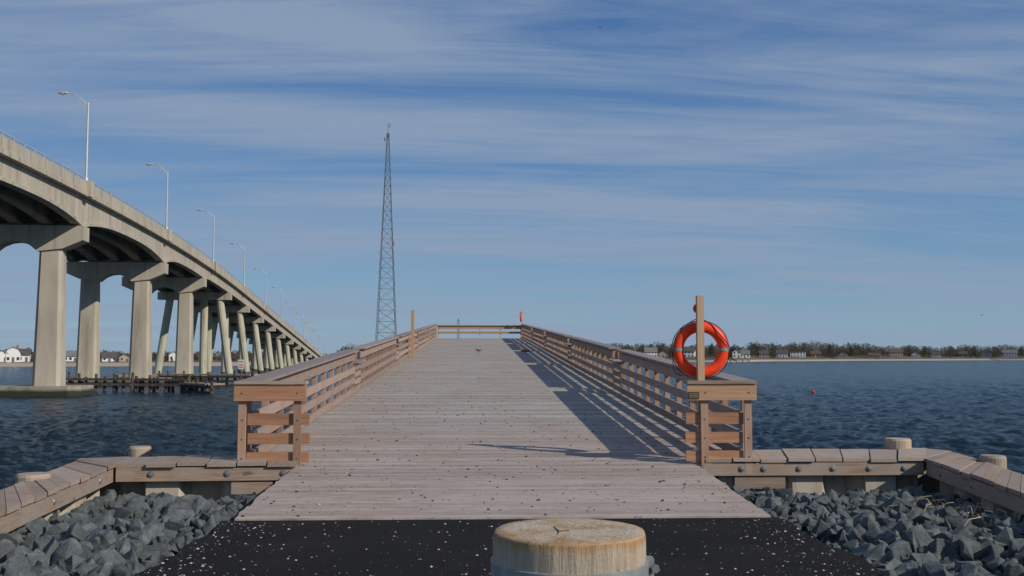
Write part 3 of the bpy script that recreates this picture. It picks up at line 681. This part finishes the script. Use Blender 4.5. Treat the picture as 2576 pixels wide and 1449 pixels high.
# ------------------------------------------------------------ bulkhead
ZC = 2.48
def bulkhead(side, NR, FR, NC, FC, FC2, NF, FF, label, bolts, wbolts):
    NFx = NC+(NF-NC)*2.6; FFx = FC2+(FF-FC2)*2.6
    t = thing('bulkhead', (NC.x, NC.y, 0), label, 'bulkhead')
    def planks(n0, n1, f0, f1, cnt, m):
        for i in range(cnt):
            a, c = i/cnt, (i+1)/cnt-.020/max((n1-n0).length, .3)
            j = U(-.012,.008); e = U(-.04,.03)
            P = [n0.lerp(n1,a), n0.lerp(n1,c), f0.lerp(f1,c), f0.lerp(f1,a)]
            d = (P[0]-P[3]).normalized()*e; P[0] = P[0]+d; P[1] = P[1]+d
            b = nb(); prism(b, [p+Vector((0,0,-.05+j)) for p in P], [p+Vector((0,0,j)) for p in P]); obj('cap_plank', b, m, t)
    planks(NC, NR, FC, FR, max(3, round((NR-NC).length/.44)), M['bulk_y'])
    b = nb(); prism(b, [p+Vector((0,0,-.05)) for p in (NC,FC,FC2)], [p for p in (NC,FC,FC2)]); obj('cap_plank', b, M['bulk_y'], t)
    planks(NC, NFx, FC2, FFx, round((NFx-NC).length/.42), M['bulk_x'])
    o = Vector((0,.07,-.065))
    b = nb(); beam(b, NC+o, NR+o, .09, .19); obj('wale', b, M['bulk_x'], t)
    wd = (NFx-NC).normalized(); sd = Vector((wd.y,-wd.x,0)); sd = sd if sd.x*side > 0 else -sd
    o2 = sd*.07+Vector((0,0,-.065)); b = nb(); beam(b, NC+o2, NFx+o2, .09, .19); obj('wale', b, M['bulk_y'], t)
    b = nb(); beam(b, FC+Vector((0,-.1,-.065)), FR+Vector((0,-.1,-.065)), .12, .3); obj('wale', b, M['bulk_x'], t)
    q0 = NR.lerp(NC, .14); q1 = NR.lerp(NC, .37)
    b = nb(); beam(b, q0+Vector((0,.1,-.265)), q1+Vector((0,.1,-.265)), .09, .19); obj('block', b, M['bulk_x'], t)
    b = nb(); V = Vector
    prism(b, [NR+V((-.01*side,.02,-.3)), FR+V((-.01*side,-.02,-.3)), FR+V((-.01*side,-.02,-.066)), NR+V((-.01*side,.02,-.066))], [NR+V((.12*side,.02,-.3)), FR+V((.12*side,-.02,-.3)), FR+V((.12*side,-.02,-.066)), NR+V((.12*side,.02,-.066))]); obj('end_timber', b, M['bulk_y'], t)
    for f in bolts:
        p = NR.lerp(NC, f)+Vector((0,0,-.155)); b = nb(); lathe(b, (0,0,0), [(.048,0),(.048,.010),(.03,.012),(.028,.024),(.006,.028)], 12)
        bmesh.ops.rotate(b, verts=b.verts, matrix=Matrix.Rotation(D2R(90),3,'X')); bmesh.ops.translate(b, verts=b.verts, vec=p+Vector((0,.026,0))); obj('bolt', b, M['galv'], t)
    for f in wbolts:
        p = NC.lerp(NFx, f)+Vector((0,0,-.155))+sd*.026; b = nb(); tube(b, p, p-sd*.02, .045, .03, 12); obj('bolt', b, M['galv'], t)
    def sheet(A, B, inw, phase):
        b = nb(); L = (B-A).length; u = (B-A).normalized(); s = -phase; pts = []
        while s < L:
            for ds, off in ((0,.22),(.12,.0),(.58,.0),(.70,.22)):
                q = s+ds
                if 0 <= q <= L: pts.append(A+u*q+inw*off)
            s += 1.12
        pts.append(B+inw*.22); pts.insert(0, A+inw*.22)
        top = [b.verts.new((p.x,p.y,ZC-.075)) for p in pts]; bot = [b.verts.new((p.x,p.y,-1)) for p in pts]
        for i in range(len(pts)-1): b.faces.new((bot[i],bot[i+1],top[i+1],top[i]))
        obj('sheet_piling', b, M['vinyl'], t)
    sheet(NC+Vector((side*.05,.13,0)), NR+Vector((0,.13,0)), Vector((0,1,0)), .8)
    sheet(NC+sd*.13, NFx+sd*.13, sd, .3)
    b = nb()
    for A, B in ((FC2, FR), (FC2, FFx)):
        vv = [b.verts.new(p) for p in ((A.x,A.y-.02,-1),(B.x,B.y-.02,-1),(B.x,B.y-.02,ZC-.1),(A.x,A.y-.02,ZC-.1))]; b.faces.new(vv)
    obj('rear_sheeting', b, M['vinyl'], t)
    return NFx
g = lambda x, y: G(x, y, ZC)
NFl = bulkhead(-1, g(748,1163), g(748,1143), g(290,1167), g(325,1148), g(205,1153), g(0,1287), g(0,1233), 'wooden capped bulkhead left of the pier entrance turning toward camera', (.08,.39,.81), (.06,.23))
NFr = bulkhead(1, g(1772,1154), g(1742,1130), g(2325,1152), g(2330,1128), g(2392,1134), g(2576,1240), g(2576,1193), 'wooden capped bulkhead right of the pier entrance turning toward camera', (.17,.27,.43,.585,.75,.91), (.07,.2))
def stub(px, d, r, z, label):
    p = CP(px, d); b = nb(); jt = [U(-.02,.02) for _ in range(24)]
    lathe(b, (p.x,p.y,0), [(r,-2),(r,z-.03),(r-.02,z),(r*.5,z+.004)], 24, lambda i, q: jt[i])
    tag(obj('wooden_pile', b, M['stub'], org=(p.x,p.y,0)), label, 'pile', 'round piles behind the bulkheads')
stub(360, 15.95, .175, 2.58, 'round wooden pile top behind the left bulkhead near entrance')
stub(97, 12.6, .21, 2.54, 'weathered round pile top at far left behind the bulkhead wing')
stub(2250, 16.75, .215, 2.64, 'round pile top behind the right bulkhead left of its corner')
stub(2486, 14.7, .185, 2.56, 'round pile top behind the slanting right bulkhead wing')

# ------------------------------------------------------------ ground, asphalt
GZ = 1.85
b = nb(); pts = [(NFl.x-.3,NFl.y,GZ),(g(290,1167).x-.2,14.6,GZ),(g(2325,1152).x+.2,14.75,GZ),(NFr.x+.3,NFr.y,GZ),(12,-30,GZ),(-12,-30,GZ)]
b.faces.new([b.verts.new(p) for p in pts]); tag(obj('ground', b, M['dirt']), kind='structure')
b = nb(); n = 60; left = []; right = []
for i in range(n+1):
    y = -12+(Y0-.002+12)*i/n
    left.append((-2.72-.05*math.sin(i*1.7)-U(0,.07), y)); right.append((3.38+.05*math.sin(i*1.3)+U(0,.07), y))
for i in range(n):
    (x0,y0),(x1,y1) = left[i], left[i+1]; (x2,_),(x3,_) = right[i], right[i+1]
    prism(b, [(x0,y0,1.8),(x2,y0,1.8),(x3,y1,1.8),(x1,y1,1.8)], [(x0,y0,2.2),(x2,y0,2.2),(x3,y1,2.2),(x1,y1,2.2)])
bmesh.ops.remove_doubles(b, verts=b.verts, dist=.0005)
tag(obj('asphalt_path', b, M['asphalt']), kind='structure')

# ------------------------------------------------------------ riprap
protos = []
for k in range(32):
    b = nb(); n = random.choice((9,10,11,12,14))
    ax = (U(.9,1.3), U(.7,1), U(.5,.85))
    for _ in range(n):
        v_ = Vector((random.gauss(0,1), random.gauss(0,1), random.gauss(0,1)))
        m_ = max(abs(v_.x), abs(v_.y), abs(v_.z)); v_ = v_/m_*.5*.55+v_.normalized()*.5*.5
        b.verts.new(Vector((v_.x*ax[0], v_.y*ax[1], v_.z*ax[2])))
    bmesh.ops.convex_hull(b, input=b.verts)
    bmesh.ops.delete(b, geom=[v for v in b.verts if not v.link_faces], context='VERTS')
    bmesh.ops.bevel(b, geom=list(b.edges), offset=.014, segments=1, affect='EDGES')
    me = bpy.data.meshes.new('riprap_rock'); b.to_mesh(me); b.free(); me.materials.append(M['stone']); protos.append(me)
spots = []
def wingx(side, y):
    NC = g(290,1167) if side < 0 else g(2325,1152); NF = NFl if side < 0 else NFr
    t = (y-NC.y)/(NF.y-NC.y); return NC.x+(NF.x-NC.x)*max(0, t)
for side in (-1, 1):
    y = 6.8
    while y < 14.3:
        xa = -2.80 if side < 0 else 3.45; xb = wingx(side, y)
        x = xa
        while (x > xb-.1) if side < 0 else (x < xb+.1):
            f = abs(x-xa)
            for lay in range(2):
                s = (U(.13,.23) if R() < .78 else U(.23,.33))*(1.0 if f > .2 else .75)
                hgt = 1.98-.12*max(0, (y-11)/3.3)-.03*f/2
                spots.append((x+U(-.07,.07), y+U(-.07,.07), hgt+lay*.10+U(-.02,.06)+.04*math.sin(x*3+y*2), s, side, lay))
            x += side*.135
        y += .135
spots.sort(key=lambda q: (-q[5], -q[3]*(10/(q[1]))))
big = {-1: 0, 1: 0}; sl = []
for x, y, z, s, side, lay in spots:
    rot = (U(0,6.28), U(0,6.28), U(0,6.28)); me = random.choice(protos)
    if lay == 1 and y > 7.9 and big[side] < 150 and y < 13.6:
        big[side] += 1
        o = bpy.data.objects.new('riprap_rock', me); C.objects.link(o); o.location = (x,y,z+.02); o.rotation_euler = rot; o.scale = (s*1.08,)*3
        tag(o, 'angular grey rock in the heap on the '+('left' if side < 0 else 'right')+' of the asphalt', 'rock', 'loose rocks heaped '+('left' if side < 0 else 'right')+' of the asphalt')
    else: sl.append((x,y,z,s*1.05,rot,me))
cos_ = []; fcs = []; off = 0
pd = {me.name: (np.array([v.co[:] for v in me.vertices]), [tuple(p.vertices) for p in me.polygons]) for me in protos}
for x,y,z,s,rot,me in sl:
    vv, ff = pd[me.name]; m3 = np.array(Euler(rot).to_matrix())
    cos_.append(vv@m3.T*s+np.array([x,y,z])); fcs += [tuple(i+off for i in f) for f in ff]; off += len(vv)
me = bpy.data.meshes.new('riprap_heap'); me.from_pydata(np.concatenate(cos_).tolist(), [], fcs); me.materials.append(M['stone'])
o = bpy.data.objects.new('riprap_heap', me); C.objects.link(o)
tag(o, 'remaining small and buried grey rocks filling the heaps', 'rocks', kind='stuff')

for (px, d, label) in ((2340, 12.2, 'clump of dry pale reed stalks on rocks, left of the other clump'), (2480, 11.3, 'clump of bent dry reed stalks on rocks near the right edge')):
    p = CP(px, d); t = nb()
    for _ in range(22):
        a = U(0,6.28); l = U(.2,.5); x = p.x+U(-.4,.4); y = p.y+U(-.35,.35); bx_ = math.cos(a)*l; by_ = math.sin(a)*l*.6; up = U(.02,.2)
        poly(t, [(x,y,2.03),(x+bx_*.4,y+by_*.4,2.12+up),(x+bx_*.8,y+by_*.8,2.12+up*.9),(x+bx_,y+by_,2.09+up*.5)], .0045, 3)
    tag(obj('dry_reeds', t, M['straw'], org=(p.x,p.y,2.1)), label, 'dry reeds')

# ------------------------------------------------------------ litter of shells
def litter(name, m, n, gen, label, s0, s1):
    b = nb()
    for _ in range(n):
        x, y, z = gen(); s = (s0+(s1-s0)*R()**3)*(.5+R()); a = U(0,6.28); k = random.choice((4,5,6))
        A = [(x+math.cos(a+6.28*i/k)*s*U(.6,1), y+math.sin(a+6.28*i/k)*s*U(.5,1), z+.001) for i in range(k)]
        B = [(x+(q[0]-x)*.5, y+(q[1]-y)*.5, z+s*U(.2,.6)) for q in A]
        prism(b, A, B)
    tag(obj(name, b, m), label, 'shell litter', kind='stuff')
def gd():
    y = Y0+.1+ (abs(random.gauss(0,1))*22) % 66; x = U(-2.6,3.25) if y < 15 else U(-3.15,3.85); return x, y, dz(y)+.003
def ga():
    y = U(6.5,11.1); x = U(-2.7,3.35)
    if R() < .45: x = random.choice((-2.75+abs(random.gauss(0,.4)), 3.4-abs(random.gauss(0,.4))))
    return x, y, 2.201
litter('deck_dark_shells', M['mussel'], 3200, gd, 'dark mussel shell bits and grime scattered over the pier planks', .007, .026)
litter('deck_pale_shells', M['shell'], 1800, gd, 'pale shell fragments scattered over the pier planks', .006, .02)
litter('asphalt_shells', M['shell'], 1900, ga, 'pale shell fragments scattered over the black asphalt', .003, .016)

# ------------------------------------------------------------ foreground pile
pc = W2((1430-1288)/F*2.64, 2.64); zt = E-.452; r = .2
def pilemat():
    m, nt, b = base('sawn_pile'); tc = nt.nodes.new('ShaderNodeTexCoord'); sp = nt.nodes.new('ShaderNodeSeparateXYZ'); nt.links.new(tc.outputs['Object'], sp.inputs[0])
    f = noise(nt, mapping(nt, tc.outputs['Object'], (1,1,.07)), 70, 7, .7)
    f2 = noise(nt, mapping(nt, tc.outputs['Object'], (1,1,.3)), 9, 5, .6)
    side = ramp(nt, f, [(.28,(.12,.085,.055)),(.40,(.37,.30,.22)),(.7,(.54,.46,.36))])
    side = mix(nt, ramp(nt, f2, [(.50,(0,0,0)),(.75,(.5,.5,.5))]), side, (.38,.26,.16))
    warm = ramp(nt, f, [(.3,(.24,.12,.05)),(.65,(.48,.30,.15))])
    zz = math_(nt, 'ADD', sp.outputs['Z'], math_(nt, 'MULTIPLY', f2, .08))
    mr = nt.nodes.new('ShaderNodeMapRange'); mr.inputs[1].default_value = .006; mr.inputs[2].default_value = .030; nt.links.new(zz, mr.inputs[0])
    c = mix(nt, mr.outputs[0], side, warm)
    rad = nt.nodes.new('ShaderNodeVectorMath'); rad.operation = 'LENGTH'; cb = nt.nodes.new('ShaderNodeCombineXYZ'); nt.links.new(sp.outputs['X'], cb.inputs[0]); nt.links.new(sp.outputs['Y'], cb.inputs[1]); nt.links.new(cb.outputs[0], rad.inputs[0])
    rn = math_(nt, 'ADD', math_(nt, 'MULTIPLY', rad.outputs['Value'], 300), math_(nt, 'MULTIPLY', f2, 12)); sn = math_(nt, 'SINE', rn)
    f4 = noise(nt, tc.outputs['Object'], 8, 7, .7)
    topc = ramp(nt, f4, [(.34,(.36,.20,.09)),(.44,(.48,.33,.19)),(.52,(.55,.45,.34)),(.68,(.62,.55,.47))])
    f5 = noise(nt, tc.outputs['Object'], 90, 4, .7)
    topc = mix(nt, ramp(nt, f5, [(.58,(0,0,0)),(.72,(.35,.35,.35))]), topc, (.25,.16,.09))
    topc = mix(nt, math_(nt, 'MULTIPLY', math_(nt, 'ADD', sn, 1), .07), topc, (.25,.16,.09))
    er = nt.nodes.new('ShaderNodeMapRange'); er.inputs[1].default_value = .165; er.inputs[2].default_value = .196; nt.links.new(rad.outputs['Value'], er.inputs[0])
    topc = mix(nt, math_(nt, 'MULTIPLY', er.outputs[0], .6), topc, (.42,.25,.12))
    gt = math_(nt, 'GREATER_THAN', sp.outputs['Z'], -.005)
    c = mix(nt, gt, c, topc)
    nt.links.new(c, b.inputs['Base Color']); b.inputs['Roughness'].default_value = .85; b.inputs['Specular IOR Level'].default_value = .2
    hh = math_(nt, 'ADD', f, math_(nt, 'MULTIPLY', f5, .3))
    bump(nt, b, hh, .9, .010); return m
t = thing('foreground_pile', (pc.x,pc.y,zt), 'sawn round wooden pile with metal band in the near foreground', 'pile')
b = nb(); nn = 128; jt = [0.007*math.sin(i*.29)+.004*math.sin(i*1.07)+U(-.002,.002) for i in range(nn)]
lathe(b, (pc.x,pc.y,zt), [(r,-1.36),(r,-.3),(r*1.0,-.12),(r*.998,-.03),(r*.994,-.010),(r*.982,-.003),(r*.968,.0),(r*.86,.001),(r*.5,.002),(r*.1,.001)], nn, lambda i, z: jt[i])
obj('shaft', b, pilemat(), t, smooth=True)
b = nb(); x0, y0 = pc.x-.03, pc.y-.03
for ang, L, wd_ in ((96,.07,.0016),(262,.05,.0014),(20,.03,.001)):
    a = D2R(ang); q = Vector((x0+math.cos(a)*L, y0+math.sin(a)*L, zt+.0035)); s_ = Vector((-math.sin(a), math.cos(a), 0))*wd_
    prism(b, [Vector((x0,y0,zt+.001))-s_, Vector((x0,y0,zt+.001))+s_, q-Vector((0,0,.002))], [Vector((x0,y0,zt+.0035))-s_, Vector((x0,y0,zt+.0035))+s_, q])
obj('drying_crack', b, mat('crack_dark', (.07,.045,.03), .9, .2, 30), t)
b = nb(); lathe(b, (pc.x,pc.y,zt), [(r*1.012,-.155),(r*1.024,-.153),(r*1.024,-.074),(r*1.012,-.072)], 96); bd = obj('metal_band', b, M['bandm'], t, smooth=False)
b = nb(); q = W2(1,0)-W2(0,0); bx0 = Vector((pc.x,pc.y,zt-.112))+Vector((q.x,q.y,0))*(r*1.04)
box(b, bx0.x-.01, bx0.x+.010, bx0.y-.02, bx0.y+.02, bx0.z-.05, bx0.z+.042); obj('bracket', b, M['bandm'], bd)
b = nb(); tube(b, bx0+Vector((.010,-.04,.02)), bx0+Vector((.010,.04,.02)), .006,.006,8); tube(b, bx0+Vector((.010,-.042,.02)), bx0+Vector((.010,-.03,.02)), .011,.011,6); obj('bolt', b, M['galv'], bd)

# ------------------------------------------------------------ gulls
def gull(x, y, rz, sc, m, label):
    t = thing('gull', (x,y,dz(y)), label, 'bird', None, rz, True)
    me = bpy.data.meshes.new('body'); V = [(0,0,.15),(.10,0,.17),(.16,0,.23),(.2,0,.29),(-.1,0,.15),(-.22,0,.14),(-.3,0,.135)]
    me.from_pydata([tuple(c*sc for c in v) for v in V], [(0,1),(1,2),(2,3),(0,4),(4,5),(5,6)], [])
    o = bpy.data.objects.new('body', me); C.objects.link(o); o.parent = t; me.materials.append(m)
    md = o.modifiers.new('skin','SKIN'); rs = [.085,.075,.045,.045,.075,.04,.02]
    for i, q in enumerate(me.skin_vertices[0].data): q.radius = (rs[i]*sc, rs[i]*sc*.9); q.use_root = i == 0
    s_ = o.modifiers.new('sub','SUBSURF'); s_.levels = 2; s_.render_levels = 2; md.use_smooth_shade = True
    b = nb(); prism(b, [(.235*sc,-.01*sc,.285*sc),(.235*sc,.01*sc,.285*sc),(.235*sc,0,.3*sc)], [(.29*sc,-.003*sc,.278*sc),(.29*sc,.003*sc,.278*sc),(.29*sc,0,.284*sc)]); obj('beak', b, M['beak'], t)
    for s in (-1,1):
        b = nb(); bmesh.ops.create_uvsphere(b, u_segments=10, v_segments=6, radius=1, matrix=Matrix.Translation((-.1*sc, s*.07*sc, .165*sc)) @ Matrix.Diagonal((.2*sc,.025*sc,.055*sc,1))); obj('wing', b, m, t, smooth=True)
        b = nb(); tube(b, (-.0,s*.03*sc,.0),(-.0,s*.03*sc,.1*sc),.007*sc,.008*sc,5); obj('leg', b, M['beak'], t)
p = CP(1203, 55.5); gull(p.x, p.y, 2.2, .95, M['gullw'], 'grey gull standing on the middle of the pier deck')
p = CP(1318, 54); gull(p.x, p.y, 2.9, 1.15, M['gullb'], 'brown gull resting on the deck near the right railing')
for px, py, d, label in ((1515,53,200,'tiny gull flying high at the top of the sky'),(2471,793,220,'tiny gull flying low over the far right shore')):
    p = CP(px, d); z = E+(897-py)/F*d; t = thing('flying_gull', (p.x,p.y,z), label, 'bird', None, U(0,1), True)
    b = nb(); bmesh.ops.create_uvsphere(b, u_segments=8, v_segments=6, radius=1, matrix=Matrix.Diagonal((.09,.24,.08,1))); obj('body', b, M['gullw'], t)
    for s in (-1,1):
        b = nb(); prism(b, [(s*.05,-.08,.02),(s*.05,.1,.02),(s*.35,.1,.13),(s*.35,-.04,.13)], [(s*.05,-.08,.035),(s*.05,.1,.035),(s*.35,.1,.145),(s*.35,-.04,.145)])
        prism(b, [(s*.35,-.04,.13),(s*.35,.1,.13),(s*.68,-.02,.06)], [(s*.35,-.04,.145),(s*.35,.1,.145),(s*.68,-.02,.07)]); obj('wing', b, M['gullw'], t)

# ------------------------------------------------------------ sky, sun, camera
SV = Vector((3.35,-2.14,2.33)).normalized(); EL = math.asin(SV.z); AZ = math.atan2(SV.x, SV.y)
w = bpy.data.worlds.new('World'); bpy.context.scene.world = w; w.use_nodes = True; nt = w.node_tree; bg = nt.nodes['Background']
sky = nt.nodes.new('ShaderNodeTexSky'); sky.sky_type = 'NISHITA'; sky.sun_disc = False; sky.sun_elevation = EL; sky.sun_rotation = AZ; sky.air_density = 1.0; sky.dust_density = .6; sky.ozone_density = 2.0
tc = nt.nodes.new('ShaderNodeTexCoord'); sp = nt.nodes.new('ShaderNodeSeparateXYZ'); nt.links.new(tc.outputs['Generated'], sp.inputs[0])
zpos = math_(nt, 'MAXIMUM', sp.outputs['Z'], 0.0)
def scaled(c, k):
    n = nt.nodes.new('ShaderNodeVectorMath'); n.operation = 'SCALE'; n.inputs['Scale'].default_value = k
    if isinstance(c, bpy.types.NodeSocket): nt.links.new(c, n.inputs[0])
    else: n.inputs[0].default_value = c
    return n.outputs[0]
grad = scaled(ramp(nt, zpos, [(0,(.27,.40,.53)),(.07,(.185,.33,.50)),(.18,(.11,.24,.46)),(.34,(.055,.15,.37)),(1,(.035,.10,.29))]), 10)
tint = mix(nt, 1.0, sky.outputs[0], (.60,.75,.90), 'MULTIPLY')
skyc = mix(nt, .74, tint, grad)
den = math_(nt, 'ADD', zpos, .13)
u = math_(nt, 'DIVIDE', sp.outputs['X'], den); v_ = math_(nt, 'DIVIDE', sp.outputs['Y'], den)
cb = nt.nodes.new('ShaderNodeCombineXYZ'); nt.links.new(u, cb.inputs[0]); nt.links.new(v_, cb.inputs[1])
def cloudn(rot, scl, s, det, rough, dist):
    mp = nt.nodes.new('ShaderNodeMapping'); mp.inputs['Rotation'].default_value = (0,0,D2R(rot)); mp.inputs['Scale'].default_value = scl; nt.links.new(cb.outputs[0], mp.inputs[0])
    n1 = nt.nodes.new('ShaderNodeTexNoise'); n1.inputs['Scale'].default_value = s; n1.inputs['Detail'].default_value = det; n1.inputs['Roughness'].default_value = rough; n1.inputs['Distortion'].default_value = dist; nt.links.new(mp.outputs[0], n1.inputs['Vector']); return n1.outputs['Fac']
c1 = cloudn(10, (.32,1.2,1), 1.25, 8, .55, .8); c2 = cloudn(-7, (.6,3.8,1), 1.6, 9, .62, 1.2)
cc = math_(nt, 'ADD', math_(nt, 'MULTIPLY', c1, .72), math_(nt, 'MULTIPLY', c2, .28))
cf = ramp(nt, cc, [(.40,(.03,.03,.03)),(.49,(.42,.42,.42)),(.59,(.88,.88,.88))])
fin = mix(nt, cf, skyc, scaled((.265,.345,.475), 10))
nt.links.new(fin, bg.inputs[0]); bg.inputs[1].default_value = .1
sl_ = bpy.data.lights.new('sun', 'SUN'); sl_.energy = 3.6; sl_.angle = D2R(.5); sl_.color = (1,.92,.80)
so = bpy.data.objects.new('sun', sl_); C.objects.link(so); so.rotation_euler = SV.to_track_quat('Z','Y').to_euler(); so.location = (30,-20,40)
cam = bpy.data.cameras.new('camera'); co = bpy.data.objects.new('camera', cam); C.objects.link(co)
co.location = (0,0,E); co.rotation_euler = (D2R(90)+PT, 0, -TH); cam.sensor_width = 36; cam.lens = F/2576*36; cam.clip_end = 20000; cam.clip_start = .05
bpy.context.scene.camera = co
vs = bpy.context.scene.view_settings; vs.view_transform = 'Standard'; vs.look = 'None'; vs.exposure = 0
